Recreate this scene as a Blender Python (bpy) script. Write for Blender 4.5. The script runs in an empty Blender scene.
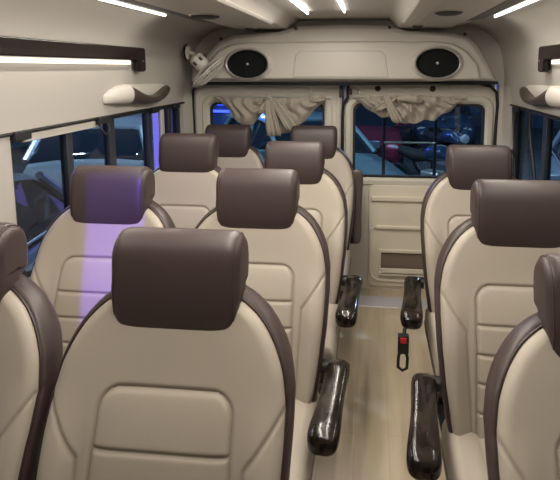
import bpy, bmesh, math, random
import numpy as np
from mathutils import Vector, Matrix, Euler
random.seed(7)
PI = math.pi
R = math.radians
COL = bpy.context.scene.collection

# ------------------------------------------------------------------ materials
def principled(name, rgb, rough=.5, metal=0., coat=0., spec=.5, bump=None, vary=None, emit=None, sheen=0.):
    m = bpy.data.materials.new(name); m.use_nodes = True
    nt = m.node_tree; b = nt.nodes['Principled BSDF']
    b.inputs['Base Color'].default_value = (*rgb, 1)
    b.inputs['Roughness'].default_value = rough
    b.inputs['Metallic'].default_value = metal
    b.inputs['Coat Weight'].default_value = coat
    b.inputs['Specular IOR Level'].default_value = spec
    if sheen: b.inputs['Sheen Weight'].default_value = sheen
    if emit:
        b.inputs['Emission Color'].default_value = (*emit[0], 1); b.inputs['Emission Strength'].default_value = emit[1]
    tc = nt.nodes.new('ShaderNodeTexCoord')
    if bump:
        scale, strength, dist = bump
        n = nt.nodes.new('ShaderNodeTexNoise'); n.inputs['Scale'].default_value = scale; n.inputs['Detail'].default_value = 4
        bp = nt.nodes.new('ShaderNodeBump'); bp.inputs['Strength'].default_value = strength; bp.inputs['Distance'].default_value = dist
        nt.links.new(tc.outputs['Object'], n.inputs['Vector'])
        nt.links.new(n.outputs['Fac'], bp.inputs['Height']); nt.links.new(bp.outputs['Normal'], b.inputs['Normal'])
    if vary:
        scale, rgb2, stretch = vary
        n = nt.nodes.new('ShaderNodeTexNoise'); n.inputs['Scale'].default_value = scale; n.inputs['Detail'].default_value = 5
        mp = nt.nodes.new('ShaderNodeMapping'); mp.inputs['Scale'].default_value = stretch
        cr = nt.nodes.new('ShaderNodeValToRGB'); cr.color_ramp.elements[0].position = .35; cr.color_ramp.elements[1].position = .65
        cr.color_ramp.elements[0].color = (*rgb, 1); cr.color_ramp.elements[1].color = (*rgb2, 1)
        nt.links.new(tc.outputs['Object'], mp.inputs['Vector']); nt.links.new(mp.outputs['Vector'], n.inputs['Vector'])
        nt.links.new(n.outputs['Fac'], cr.inputs['Fac']); nt.links.new(cr.outputs['Color'], b.inputs['Base Color'])
    return m

def emissive(name, rgb, s):
    m = bpy.data.materials.new(name); m.use_nodes = True
    nt = m.node_tree; nt.nodes.clear()
    e = nt.nodes.new('ShaderNodeEmission'); o = nt.nodes.new('ShaderNodeOutputMaterial')
    e.inputs['Color'].default_value = (*rgb, 1); e.inputs['Strength'].default_value = s
    nt.links.new(e.outputs[0], o.inputs[0]); return m

def glass(name, tint, gloss=.08):
    m = bpy.data.materials.new(name); m.use_nodes = True
    nt = m.node_tree; nt.nodes.clear()
    t = nt.nodes.new('ShaderNodeBsdfTransparent'); g = nt.nodes.new('ShaderNodeBsdfGlossy'); g.inputs['Roughness'].default_value = .02
    t.inputs['Color'].default_value = (*tint, 1)
    mx = nt.nodes.new('ShaderNodeMixShader'); mx.inputs[0].default_value = gloss
    o = nt.nodes.new('ShaderNodeOutputMaterial')
    nt.links.new(t.outputs[0], mx.inputs[1]); nt.links.new(g.outputs[0], mx.inputs[2]); nt.links.new(mx.outputs[0], o.inputs[0])
    return m

M = {}
M['beige'] = principled('beige_leather', (.385,.335,.275), .50, bump=(260,.25,.0006))
M['panel'] = principled('beige_perforated_leather', (.455,.375,.29), .52, bump=(420,.4,.0008))
M['stitch'] = principled('pocket_shade', (.20,.155,.115), .8)  # worn only by the door pocket back, dark in place of shade
M['brown'] = principled('brown_leather', (.052,.035,.034), .42, bump=(240,.3,.0006))
M['brownseam'] = principled('brown_seam', (.05,.03,.027), .5)
M['piping'] = principled('dark_piping', (.035,.02,.018), .45)
M['blackmetal'] = principled('black_painted_steel', (.02,.02,.022), .4, metal=.3)
M['wall'] = principled('beige_wall_trim', (.55,.51,.46), .45, bump=(30,.08,.002))
M['wallw'] = principled('off_white_trim', (.60,.565,.51), .38)
M['sidewall'] = principled('side_wall_trim', (.46,.43,.39), .5, bump=(30,.08,.002))
M['ceil'] = principled('ceiling_trim', (.62,.58,.53), .42, bump=(8,.06,.004))
M['doorw'] = principled('door_paint', (.64,.60,.52), .38)
M['doorp'] = principled('door_trim_panel', (.76,.69,.56), .45, bump=(90,.15,.001))
M['screw'] = principled('dark_screw', (.06,.05,.045), .4, metal=.5)
M['rubber'] = principled('black_rubber', (.012,.012,.014), .6)
M['brownplastic'] = principled('brown_plastic', (.055,.040,.034), .35, coat=.1)
M['glossbrown'] = principled('gloss_brown_rail', (.014,.009,.009), .22, spec=.3)
M['chrome'] = principled('chrome', (.75,.74,.72), .12, metal=1.)
M['silver'] = principled('silver_trim', (.7,.69,.67), .3, metal=.7)
M['speaker'] = principled('speaker_mesh', (.006,.007,.007), .7, spec=.15, bump=(500,.8,.001))
M['cone'] = principled('speaker_cone', (.008,.010,.010), .4)
M['led'] = emissive('led_white', (1.,.95,.88), 7)
M['ledwarm'] = emissive('led_warm', (1.,.88,.74), 1.7)
M['curtain'] = principled('curtain_cloth', (.36,.315,.265), .8, sheen=.3, bump=(600,.4,.0006))
M['glass'] = glass('window_glass', (.62,.70,.73), .05)
M['frame'] = principled('dark_window_frame', (.03,.035,.045), .4)
M['red'] = principled('red_plastic', (.6,.02,.03), .35)
M['strap'] = principled('black_webbing', (.02,.02,.02), .7)
M['sill'] = principled('sill_plate', (.58,.57,.60), .35, metal=.2)
M['darkvent'] = principled('dark_vent', (.03,.024,.022), .5)
M['greytrim'] = principled('grey_gloss_trim', (.12,.11,.11), .55)
M['foldarm'] = principled('dull_brown_plastic', (.085,.068,.060), .4)
M['white'] = principled('white_plastic', (.72,.68,.62), .35)

# marbled gloss plastic of the armrests
def add_stitch(m):
    nt = m.node_tree; b = nt.nodes['Principled BSDF']; at = nt.nodes.new('ShaderNodeAttribute'); at.attribute_name = 'stitch'
    mx = nt.nodes.new('ShaderNodeMixRGB'); mx.inputs[1].default_value = b.inputs['Base Color'].default_value[:]; mx.inputs[2].default_value = (.20,.155,.115,1)
    mt = nt.nodes.new('ShaderNodeMath'); mt.operation = 'MULTIPLY'; mt.inputs[1].default_value = .5
    nt.links.new(at.outputs['Fac'], mt.inputs[0]); nt.links.new(mt.outputs[0], mx.inputs[0]); nt.links.new(mx.outputs[0], b.inputs['Base Color'])
add_stitch(M['beige'])
def marble():
    m = principled('marbled_gloss_plastic', (.03,.024,.02), .16, coat=.22, spec=.25)
    nt = m.node_tree; b = nt.nodes['Principled BSDF']
    tc = nt.nodes.new('ShaderNodeTexCoord'); mp = nt.nodes.new('ShaderNodeMapping'); mp.inputs['Scale'].default_value = (22,5,16)
    mp.inputs['Rotation'].default_value = (.3,.5,.4)
    n = nt.nodes.new('ShaderNodeTexNoise'); n.inputs['Scale'].default_value = 1.; n.inputs['Detail'].default_value = 5; n.inputs['Distortion'].default_value = 1.2
    cr = nt.nodes.new('ShaderNodeValToRGB'); e = cr.color_ramp.elements
    e[0].position = .38; e[0].color = (.008,.006,.005,1); e[1].position = .72; e[1].color = (.045,.034,.027,1)
    nt.links.new(tc.outputs['Object'], mp.inputs[0]); nt.links.new(mp.outputs[0], n.inputs['Vector'])
    nt.links.new(n.outputs['Fac'], cr.inputs[0]); nt.links.new(cr.outputs[0], b.inputs['Base Color'])
    return m
M['marble'] = marble()

def floor_mat():
    m = principled('beige_vinyl_floor', (.40,.33,.24), .42)
    nt = m.node_tree; b = nt.nodes['Principled BSDF']
    tc = nt.nodes.new('ShaderNodeTexCoord')
    mp = nt.nodes.new('ShaderNodeMapping'); mp.inputs['Scale'].default_value = (14,1.2,1)
    n = nt.nodes.new('ShaderNodeTexNoise'); n.inputs['Scale'].default_value = 2.; n.inputs['Detail'].default_value = 8
    cr = nt.nodes.new('ShaderNodeValToRGB'); e = cr.color_ramp.elements
    e[0].position = .3; e[0].color = (.50,.405,.28,1); e[1].position = .7; e[1].color = (.59,.485,.35,1)
    br = nt.nodes.new('ShaderNodeTexBrick'); br.inputs['Scale'].default_value = 1.
    br.inputs['Color1'].default_value = (1,1,1,1); br.inputs['Color2'].default_value = (.90,.90,.88,1); br.inputs['Mortar'].default_value = (.62,.6,.55,1)
    br.inputs['Mortar Size'].default_value = .003; br.inputs['Brick Width'].default_value = .9; br.inputs['Row Height'].default_value = .145
    mp2 = nt.nodes.new('ShaderNodeMapping'); mp2.inputs['Rotation'].default_value = (0,0,PI/2); mp2.inputs['Location'].default_value = (0.3,.055,0)
    mx = nt.nodes.new('ShaderNodeMixRGB'); mx.blend_type = 'MULTIPLY'; mx.inputs[0].default_value = .35
    nt.links.new(tc.outputs['Object'], mp.inputs[0]); nt.links.new(mp.outputs[0], n.inputs['Vector']); nt.links.new(n.outputs['Fac'], cr.inputs[0])
    nt.links.new(tc.outputs['Object'], mp2.inputs[0]); nt.links.new(mp2.outputs[0], br.inputs['Vector'])
    nt.links.new(cr.outputs[0], mx.inputs[1]); nt.links.new(br.outputs['Color'], mx.inputs[2]); nt.links.new(mx.outputs[0], b.inputs['Base Color'])
    return m
M['floor'] = floor_mat()

# ------------------------------------------------------------------ mesh helpers
class MB:
    def __init__(s): s.v = []; s.f = []; s.mi = []
    def add(s, v, f, mi=0):
        o = len(s.v); s.v += [tuple(p) for p in v]; s.f += [tuple(i+o for i in q) for q in f]
        s.mi += [mi]*len(f) if isinstance(mi, int) else list(mi)
        return s
    def box(s, x0,x1,y0,y1,z0,z1, mi=0):
        v = [(x,y,z) for x in (x0,x1) for y in (y0,y1) for z in (z0,z1)]
        return s.add(v, [(0,1,3,2),(4,6,7,5),(0,4,5,1),(2,3,7,6),(0,2,6,4),(1,5,7,3)], mi)
    def rings(s, rings, closed=True, cap=True, mi=0, loop=False):
        n = len(rings[0]); v = [p for r in rings for p in r]; f = []
        m = len(rings)
        for i in range(m if loop else m-1):
            j = (i+1) % m
            for k in range(n if closed else n-1):
                l = (k+1) % n
                f.append((i*n+k, i*n+l, j*n+l, j*n+k))
        if cap and closed and not loop:
            f.append(tuple(range(n))[::-1]); f.append(tuple((m-1)*n+k for k in range(n)))
        return s.add(v, f, mi)
    def tube(s, pts, r, n=10, mi=0, loop=False, ry=None):
        pts = [Vector(p) for p in pts]; rs = r if isinstance(r,(list,tuple)) else [r]*len(pts)
        rings = []; prev = None; m = len(pts)
        for i,p in enumerate(pts):
            a = pts[(i-1) % m] if (loop or i>0) else p; b = pts[(i+1) % m] if (loop or i<m-1) else p
            t = (b-a).normalized()
            if prev is None:
                up = Vector((0,0,1)) if abs(t.z) < .9 else Vector((1,0,0))
                nrm = (up - t*up.dot(t)).normalized()
            else:
                nrm = (prev - t*prev.dot(t)).normalized()
            prev = nrm; bn = t.cross(nrm)
            q = rs[i]; q2 = q*(ry if ry else 1)
            rings.append([p + nrm*math.cos(2*PI*k/n)*q + bn*math.sin(2*PI*k/n)*q2 for k in range(n)])
        return s.rings(rings, mi=mi, loop=loop)
    def extrude(s, poly, axis, a, b, mi=0):
        def P(q, c):
            return {'x':(c,q[0],q[1]),'y':(q[0],c,q[1]),'z':(q[0],q[1],c)}[axis]
        return s.rings([[P(q,a) for q in poly],[P(q,b) for q in poly]], mi=mi)
    def lathe(s, prof, c=(0,0,0), axis='z', n=28, sx=1, sy=1, mi=0):
        rings = []
        for (r,h) in prof:
            ring = []
            for k in range(n):
                a = 2*PI*k/n; u = math.cos(a)*r*sx; w = math.sin(a)*r*sy
                p = {'z':(u,w,h),'y':(u,h,w),'x':(h,u,w)}[axis]
                ring.append((p[0]+c[0],p[1]+c[1],p[2]+c[2]))
            rings.append(ring)
        return s.rings(rings, mi=mi)
    def xf(s, mat):
        s.v = [tuple(mat @ Vector(p)) for p in s.v]; return s
    def build(s, name, mat, parent=None, smooth=True, bevel=0, angle=35, sub=0, loc=None, rot=None, seg=3):
        me = bpy.data.meshes.new(name); me.from_pydata(s.v, [], s.f)
        mats = mat if isinstance(mat,(list,tuple)) else [mat]
        for m in mats: me.materials.append(m)
        if len(mats) > 1: me.polygons.foreach_set('material_index', s.mi)
        bm = bmesh.new(); bm.from_mesh(me); bmesh.ops.remove_doubles(bm, verts=bm.verts, dist=1e-6)
        bmesh.ops.recalc_face_normals(bm, faces=bm.faces); bm.to_mesh(me); bm.free()
        o = bpy.data.objects.new(name, me); COL.objects.link(o)
        if parent: o.parent = parent
        if loc: o.location = loc
        if rot: o.rotation_euler = rot
        if smooth:
            me.polygons.foreach_set('use_smooth', [True]*len(me.polygons))
            if not sub: 
                try: me.set_sharp_from_angle(angle=R(angle))
                except Exception: pass
        if bevel:
            b = o.modifiers.new('bevel','BEVEL'); b.width = bevel; b.segments = seg; b.limit_method = 'ANGLE'; b.angle_limit = R(30)
            b.harden_normals = False
            if smooth: me.set_sharp_from_angle(angle=R(80)) if not sub else None
        if sub:
            u = o.modifiers.new('sub','SUBSURF'); u.levels = sub; u.render_levels = sub
        return o

def empty(name, loc, label, cat, group=None, rot=None):
    o = bpy.data.objects.new(name, None); COL.objects.link(o); o.location = loc; o.empty_display_size = .1
    if rot: o.rotation_euler = rot
    return tag(o, label, cat, group)
def tag(o, label=None, cat=None, group=None, kind=None):
    if label: o['label'] = label
    if cat: o['category'] = cat
    if group: o['group'] = group
    if kind: o['kind'] = kind
    return o
def structure(o): o['kind'] = 'structure'; return o
def copy_part(o, parent):
    c = o.copy(); COL.objects.link(c); c.parent = parent
    for ch in list(o.children): copy_part(ch, c)
    return c
def smoothstep(a,b,x):
    t = np.clip((x-a)/(b-a),0,1); return t*t*(3-2*t)
def rrect(x0,x1,z0,z1,r,n=6):
    pts = []
    for cx,cz,a0 in ((x1-r,z1-r,0),(x0+r,z1-r,90),(x0+r,z0+r,180),(x1-r,z0+r,270)):
        for k in range(n+1):
            a = R(a0+90*k/n); pts.append((cx+r*math.cos(a), cz+r*math.sin(a)))
    return pts

# ------------------------------------------------------------------ passenger seat
WZ = [.42,.50,.60,.70,.80,.87,.925,.97,1.01,1.04,1.065,1.08]
WW = [.222,.236,.250,.260,.264,.262,.252,.233,.207,.176,.135,.095]
def hw(z): 
    # smooth interpolation of the half width of the backrest
    z = np.asarray(z, float); a = np.interp(z, WZ, WW); b = np.interp(z-.012, WZ, WW); c = np.interp(z+.012, WZ, WW)
    return (a+b+c)/3
def yc(z):
    s = (np.asarray(z)-.46)/.64
    return -.20 + .245*s - .018*np.sin(PI*np.clip(s,0,1)) + .02*np.clip(-s,0,1)
ZT = 1.08
def segdist(x,z,ax,az,bx,bz):
    dx,dz = bx-ax,bz-az; t = np.clip(((x-ax)*dx+(z-az)*dz)/(dx*dx+dz*dz),0,1)
    return np.hypot(x-ax-t*dx, z-az-t*dz)
PT, PB = .885, .44                      # top and bottom of the stitched centre panel
def pw(z): return .149 + .010*(PT-z)/(PT-PB)
def panel_sd(x,z):
    # signed distance to the rounded centre panel (negative inside), flat open bottom
    r = .045; w = pw(z)
    qx = np.abs(x)-(w-r); qz = (z-PT)+r
    return np.hypot(np.maximum(qx,0), np.maximum(qz,0)) + np.minimum(np.maximum(qx,qz),0) - r
SEAMS = [.775,.693,.612,.53]
def height(x,z):
    w = hw(z); d = np.minimum(w-np.abs(x), (ZT-z)*.9+.004)
    r = .030
    dd = np.clip(d,0,r); edge = r - np.sqrt(np.maximum(r*r-(r-dd)**2,0))
    h = .040 - edge*.85
    h = h + .026*smoothstep(.170,.225,np.abs(x))*(1-smoothstep(.70,.90,z))         # side bolsters
    h = h - .012*np.exp(-((z-.90)/.10)**2)*np.exp(-(x/.19)**4)
    ax = np.abs(x)
    ds = np.minimum(segdist(ax,z,.268,.872,.184,.755), segdist(ax,z,.184,.755,.170,.42))
    sd = panel_sd(x,z)
    g = .0055*np.exp(-(ds/.0045)**2)
    g2 = .006*np.exp(-(sd/.005)**2)*(z>PB)
    puff = np.where(sd<0, .007*(1-np.exp(-np.abs(sd)/.018)), 0)
    sm = np.zeros_like(x)
    for s_ in SEAMS: sm = sm + .0065*np.exp(-((z-s_)/.0045)**2)*(sd<-.002)
    return h - g - g2 + puff - sm, ds, sd
def back_surface(nu=150,nz=190):
    us = np.linspace(-1,1,nu); zs = np.linspace(.42,ZT,nz)
    U,Z = np.meshgrid(us,zs); X = U*hw(Z); H,ds,sd = height(X,Z); Y = yc(Z)-H
    sm = np.full_like(X, 9.)
    for s_ in SEAMS: sm = np.minimum(sm, np.where(sd<0, np.abs(Z-s_), 9.))
    return X,Y,Z,ds,sd,sm
def make_back(parent):
    X,Y,Z,ds,sd,sm = back_surface(); nz,nu = X.shape
    vb, fb, ib = MB(), [], []
    V = np.stack([X,Y,Z],-1).reshape(-1,3).tolist()
    idx = lambda i,j: i*nu+j
    fa, ma, fp, mp = [],[],[],[]
    dsf, sdf, smf = ds, sd, sm
    for i in range(nz-1):
        for j in range(nu-1):
            q = (idx(i,j),idx(i,j+1),idx(i+1,j+1),idx(i+1,j))
            c = sdf[i:i+2,j:j+2].mean(); zz = Z[i,j]
            if c < 0 and zz > PB:
                fp.append(q); mp.append(1 if (smf[i:i+2,j:j+2].mean() < .0022 or c > -.0022) else 0)
            else:
                fa.append(q); ma.append(1 if dsf[i:i+2,j:j+2].mean() < .0022 else 0)
    def sub(name, fl, par):
        used = sorted({k for q in fl for k in q}); mpp = {k:n for n,k in enumerate(used)}
        m = MB(); m.add([V[k] for k in used], [tuple(mpp[k] for k in q) for q in fl])
        o = m.build(name, M['beige'], par, angle=180)
        at = o.data.attributes.new('stitch','FLOAT','POINT')
        co = np.empty(len(o.data.vertices)*3); o.data.vertices.foreach_get('co', co); co = co.reshape(-1,3)
        x,z = co[:,0], co[:,2]; ax = np.abs(x)
        d1 = np.minimum(segdist(ax,z,.268,.872,.184,.755), segdist(ax,z,.184,.755,.170,.42)); sd_ = panel_sd(x,z)
        v = np.maximum(np.exp(-(d1/.0032)**2), np.exp(-(sd_/.0036)**2)*(z>PB))
        for q in SEAMS: v = np.maximum(v, np.exp(-((z-q)/.0032)**2)*(sd_<-.001)*.9)
        at.data.foreach_set('value', v.astype(np.float32)); return o
    back = sub('backrest', fa, parent); pan = sub('center_panel', fp, back)
    tag(pan, 'stitched padded centre panel')
    # outline of the front edge, left bottom -> top -> right bottom
    zs = np.linspace(.42,ZT,70); w = hw(zs)
    L = [(-w[i], zs[i]) for i in range(70)]; T = [(-w[-1]*(1-2*k/10), ZT) for k in range(1,10)]; Rr = [(w[i],zs[i]) for i in range(69,-1,-1)]
    out = L+T+Rr; n = len(out)
    def nrm(i):
        a = out[max(i-1,0)]; b = out[min(i+1,n-1)]; t = Vector((b[0]-a[0], b[1]-a[1])).normalized(); return (-t.y, t.x)
    rings = []
    for (o_, d_) in ((0,0),(.007,.003),(.011,.012),(.013,.04),(.011,.068),(.000,.088),(-.02,.098)):
        rg = []
        for i,(x,z) in enumerate(out):
            nx,nz_ = nrm(i); h,_,_ = height(np.array([x]),np.array([z])); y0 = float(yc(z)-h[0])
            # outline runs up the left side so the outward normal points left
            taper = 1-.35*max(0,(z-.95)/.15)
            rg.append((x+nx*o_, y0+d_*taper, z+nz_*o_))
        rings.append(rg)
    side = MB(); side.rings(rings, closed=False, cap=False)
    last = rings[-1]; m = len(L)
    grid = []
    for i in range(m):
        a = Vector(last[i]); b = Vector(last[n-1-i]); grid.append([tuple(a.lerp(b,k/10)+Vector((0,.012*math.sin(PI*k/10),0))) for k in range(11)])
    side.rings(grid, closed=False, cap=False)
    bot = [rings[k][0] for k in range(len(rings))]; bot2 = [rings[k][-1] for k in range(len(rings))]
    side.rings([bot,bot2], closed=False, cap=False)
    tag(side.build('side_shell', M['brown'], parent, angle=70), 'dark brown side and back of the seat')
    pts = []
    for i,(x,z) in enumerate(out):
        nx,nz_ = nrm(i); h,_,_ = height(np.array([x]),np.array([z])); pts.append((x+nx*.002, float(yc(z)-h[0])-.001, z+nz_*.002))
    pp = MB(); pp.tube(pts, .0033, n=6); pp.build('piping', M['piping'], back)
def head_prof():
    p = [(.045,-.142),(.010,-.138),(-.016,-.118),(-.027,-.075),(-.028,-.018),(-.022,.035),(-.012,.078),(.006,.103),(.035,.115),(.066,.110),(.090,.090),(.100,.055),(.102,.015),(.098,-.008),(.074,-.036),(.062,-.055),(.058,-.110)]
    # smooth by Catmull-Rom
    out = []; n = len(p)
    for i in range(n):
        a,b,c,d = (Vector(p[(i+k) % n]) for k in (-1,0,1,2))
        for t in (0,.33,.66):
            out.append(.5*((2*b)+(c-a)*t+(2*a-5*b+4*c-d)*t*t+(3*b-a-3*c+d)*t**3))
    return out
def bott(x, z, W=.150, rb=.072):
    e = rb-math.sqrt(max(0,rb*rb-max(0,abs(x)-(W-rb))**2)); return .8*e*min(1,max(0,-z/.12))
def make_head(parent):
    pr = head_prof(); c = Vector((.035,0)); rings = []; W = .150
    N = 30
    for k in range(N+1):
        a = PI*k/N; ux = -math.cos(a); e = abs(ux)
        x = W*math.copysign(abs(ux)**.55, ux) if ux else 0
        inset = 0.030*(1-math.sqrt(max(0,1-(max(0,abs(x)-(W-.030))/.030)**2)))
        rg = []
        for q in pr:
            d = q-c; l = d.length; extra = 0
            if q.y < -.03: extra = .55*inset*max(0,(-q.y-.03)/.07)      # rounder bottom corners
            s = max(.02,(l-inset-extra)/l); rg.append((x, c.x+d.x*s, c.y+d.y*s + extra*.6 + bott(x,q.y)))
        rings.append(rg)
    h = MB(); h.rings(rings)
    head = h.build('headrest', M['brown'], parent, angle=60, loc=(0,-.008,1.097), rot=(R(-3),0,0))
    for sx in (-1,1):
        x = sx*(W-.012)
        inset = 0.030*(1-math.sqrt(max(0,1-((abs(x)-(W-.030))/.030)**2)))
        pts = []
        for q in pr[::2]:
            d = q-c; l = d.length; ex = .55*inset*max(0,(-q.y-.03)/.07) if q.y < -.03 else 0
            s = (l-inset-ex+.0005)/l; pts.append((x, c.x+d.x*s, c.y+d.y*s+ex*.6+bott(x,q.y)))
        s_ = MB(); s_.tube(pts, .0018, n=6, loop=True); s_.build('seam', M['brownseam'], head)
    return head
def make_cushion(parent):
    # padded seat cushion, beige with brown skirt
    nu,nv = 61,61; us = np.linspace(-1,1,nu); vs = np.linspace(0,1,nv); rings = []
    for v in vs:
        row = []
        for u in us:
            x = u*.252; y = -.66+v*.50
            d = min(.252-abs(x), (y+.66)*1., .6); r = .035; dd = min(d,r)
            e = r-math.sqrt(max(r*r-(r-dd)**2,0))
            z = .475 - e + .014*float(smoothstep(.13,.19,abs(x))) - .012*(v)
            z -= .005*math.exp(-((abs(x)-.15)/.005)**2) if v>.12 else 0
            z -= .005*math.exp(-((y+.58)/.005)**2) if abs(x)<.15 else 0
            row.append((x,y,z))
        rings.append(row)
    m = MB(); m.rings(rings, closed=False, cap=False)
    # walls of the cushion
    edge = [rings[0][i] for i in range(nu)] + [rings[k][-1] for k in range(1,nv)] + [rings[-1][i] for i in range(nu-2,-1,-1)] + [rings[k][0] for k in range(nv-2,0,-1)]
    low = [(x*1.01,y,.395) for x,y,z in edge]; low2 = [(x*.99,y,.34) for x,y,z in edge]
    m.rings([edge,low], closed=True, cap=False)
    c = m.build('seat_cushion', M['beige'], parent, angle=60)
    s_ = MB(); s_.rings([[(x*1.012,y,.398) for x,y,z in edge],[(x*1.02,y,.385) for x,y,z in edge],[(x*.99,y,.335) for x,y,z in edge]], cap=True)
    tag(s_.build('skirt', M['brown'], c, angle=60), 'dark brown skirt under the cushion')
def make_frame(parent):
    m = MB()
    m.box(-.20,.20,-.60,-.18,.30,.335); m.box(-.19,-.16,-.62,-.10,.27,.30); m.box(.16,.19,-.62,-.10,.27,.30)
    m.build('seat_frame', M['blackmetal'], parent, bevel=.004)
    for sx in (-1,1):
        l = MB(); x = sx*.175
        l.extrude([(-.56,.0),(-.50,.0),(-.42,.27),(-.30,.27),(-.22,0),(-.16,0),(-.22,.30),(-.50,.30)], 'x', x-.012, x+.012)
        l.box(x-.022,x+.022,-.60,-.12,0.0,.012)
        l.build('leg', M['blackmetal'], parent, smooth=False, bevel=.003)
def arm_mesh():
    # pivot at origin, pointing towards -y
    sec = [(.035,-.004,.014,.018),(.02,.0,.024,.030),(-.01,.006,.028,.034),(-.05,.010,.0285,.030),(-.11,.006,.0265,.025),(-.18,-.002,.027,.022),
           (-.25,-.006,.030,.024),(-.31,-.008,.033,.029),(-.345,-.014,.033,.033),(-.367,-.020,.030,.030),(-.380,-.025,.022,.022),(-.386,-.027,.010,.010)]
    rings = []; n = 26
    for (y,z,a,b) in sec:
        rg = []
        for k in range(n):
            t = 2*PI*k/n; c,s = math.cos(t), math.sin(t); e = .62
            rg.append((a*math.copysign(abs(c)**e,c), y, z+b*math.copysign(abs(s)**e,s)))
        rings.append(rg)
    m = MB(); m.rings([[(p[0]*1.45,p[1]*.90,p[2]*.95) for p in rg] for rg in rings]); return m
ARM = None
def add_arm(seat, side, folded=False):
    global ARM
    x = side*(.313 if side<0 else .318)
    if ARM is None:
        ARM = arm_mesh().build('armrest', M['marble'], seat, sub=1)
        a = ARM
    else:
        a = bpy.data.objects.new('armrest', ARM.data); COL.objects.link(a); a.parent = seat
        u = a.modifiers.new('sub','SUBSURF'); u.levels = 1; u.render_levels = 1
    a['label'] = 'glossy marbled dark armrest' if not folded else 'dark grey brown armrest folded upright'
    p = MB(); p.lathe([(.001,-.045),(.024,-.044),(.026,-.03),(.026,.022),(.001,.022)], axis='x', n=24)
    pv = p.build('pivot', M['blackmetal'], a, loc=(-side*.030,0.005,0))
    if folded:
        a.data = ARM.data.copy(); a.data.materials.clear(); a.data.materials.append(M['foldarm']); a.scale = (.85,1.28,.9)
        a.location = (x-.035,-.07,.50); a.rotation_euler = (R(-96),0,0)
    else:
        a.location = (x,(-.150 if side<0 else -.175),(.575 if side<0 else .560)); a.rotation_euler = (R(3),0,R(-5))
    return a

def make_seat(x,y,label):
    s = empty('passenger_seat', (x,y,0), label, 'seat', 'beige and brown passenger seats')
    make_back(s); make_head(s); make_cushion(s); make_frame(s)
    return s
ROWS = [
 (-.437,1.10,'beige reclining seat in the foreground, its brown headrest the largest in full view'),
 (-1.0,1.10,'beige seat cut by the left edge of the view, beside the foreground seat'),
 (.520,1.03,'beige seat cut by the right edge of the view, nearest on the right'),
 (-.418,1.845,'aisle seat directly behind the foreground seat, glossy armrest down in the aisle'),
 (-.985,1.845,'window seat with a purple light patch on its brown headrest'),
 (.490,1.74,'middle seat right of the aisle, with ribbed centre panel and long glossy armrest'),
 (-.390,2.59,'aisle seat left of the aisle, third headrest back from the camera, glossy armrest tip showing'),
 (-.955,2.59,'window seat with a mauve tint on its back, behind the purple lit seat'),
 (.515,2.55,'rearmost seat right of the aisle, in front of the right rear window'),
 (-.375,3.335,'rearmost aisle seat on the left, its armrest folded upright'),
 (-.945,3.335,'rearmost window seat on the left, under the curtain of the left rear door'),
]
seats = []
for i,(x,y,l) in enumerate(ROWS):
    if i == 0: s = make_seat(x,y,l); parts0 = list(s.children)
    else:
        s = empty('passenger_seat', (x,y,0), l, 'seat', 'beige and brown passenger seats')
        for p in parts0: copy_part(p, s)
    seats.append(s)
def recline(seat, deg):
    pv = Matrix.Translation((0,-.2,.46)); Rm = pv @ Matrix.Rotation(R(-deg),4,'X') @ pv.inverted()
    for p in seat.children:
        if p.name.split('.')[0] in ('backrest','side_shell','headrest'): p.matrix_local = Rm @ p.matrix_basis
recline(seats[2], 7)
for p in seats[7].children:
    if p.name.startswith('headrest'): p.location.z += .030; p.location.y += .02
# armrests on the aisle side
add_arm(seats[3], 1); add_arm(seats[6], 1); add_arm(seats[5], -1); add_arm(seats[8], -1); add_arm(seats[9], 1, True)
# seat belt buckle hanging beside the right rear seat
b = MB(); b.tube([(-.325,-.20,.545),(-.335,-.24,.48),(-.352,-.29,.43),(-.362,-.325,.39)], .009, n=8)
b.box(-.387,-.339,-.345,-.312,.320,.405)
bk = b.build('seatbelt_buckle', M['blackmetal'], seats[8], bevel=.005)
tag(bk, 'black belt buckle with a red button')
rb = MB(); rb.box(-.377,-.349,-.3505,-.340,.374,.399); tag(rb.build('release_button', M['red'], bk, bevel=.002), 'red release button')
lp = MB(); lp.tube([(-.354,-.325,.33),(-.343,-.335,.30),(-.345,-.335,.25),(-.364,-.33,.235),(-.384,-.33,.25),(-.383,-.33,.30),(-.374,-.325,.33)], .007, n=8)
lp.build('webbing_loop', M['strap'], bk)

# ------------------------------------------------------------------ body shell
XC = -.20
YF, YR = -1.6, 3.62        # front and rear of the cabin
PROF = [(1.08,1.36),(1.075,1.42),(1.06,1.56),(1.045,1.66),(1.02,1.73),(.975,1.785),(.91,1.825),(.84,1.848),(.74,1.86)]
LW = [(1.725,3.42),(-.2,1.10)]    # window openings, left: (y0,y1)
RW = [(1.87,3.42),(-.2,1.62)]
ZW0, ZW1 = .79, 1.345
def side_wall(name, sgn, openings):
    m = MB(); X = lambda u: XC+sgn*u
    m.box(*(sorted((X(1.08),X(1.16)))), YF,YR+.1, -.05, ZW0)
    top = [(1.08,ZW1)] + PROF[0:] ; outer = [(1.16,ZW1),(1.16,1.60),(1.13,1.78),(1.02,1.90),(.74,1.94)]
    poly = [(X(u),z) for u,z in top] + [(X(u),z) for u,z in reversed(outer)]
    m.extrude(poly, 'y', YF, YR+.1)
    ops = sorted(openings); e = YF
    for a,b_ in ops:
        m.box(*(sorted((X(1.08),X(1.16)))), e, a, ZW0, ZW1); e = b_
    m.box(*(sorted((X(1.08),X(1.16)))), e, YR+.1, ZW0, ZW1)
    return structure(m.build(name, M['sidewall'], angle=40))
side_wall('wall_left', -1, LW); side_wall('wall_right', 1, RW)
m = MB(); m.box(XC-1.16,XC+1.16,YF,YR+.1,-.06,0); structure(m.build('floor', M['floor'], smooth=False))
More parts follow.
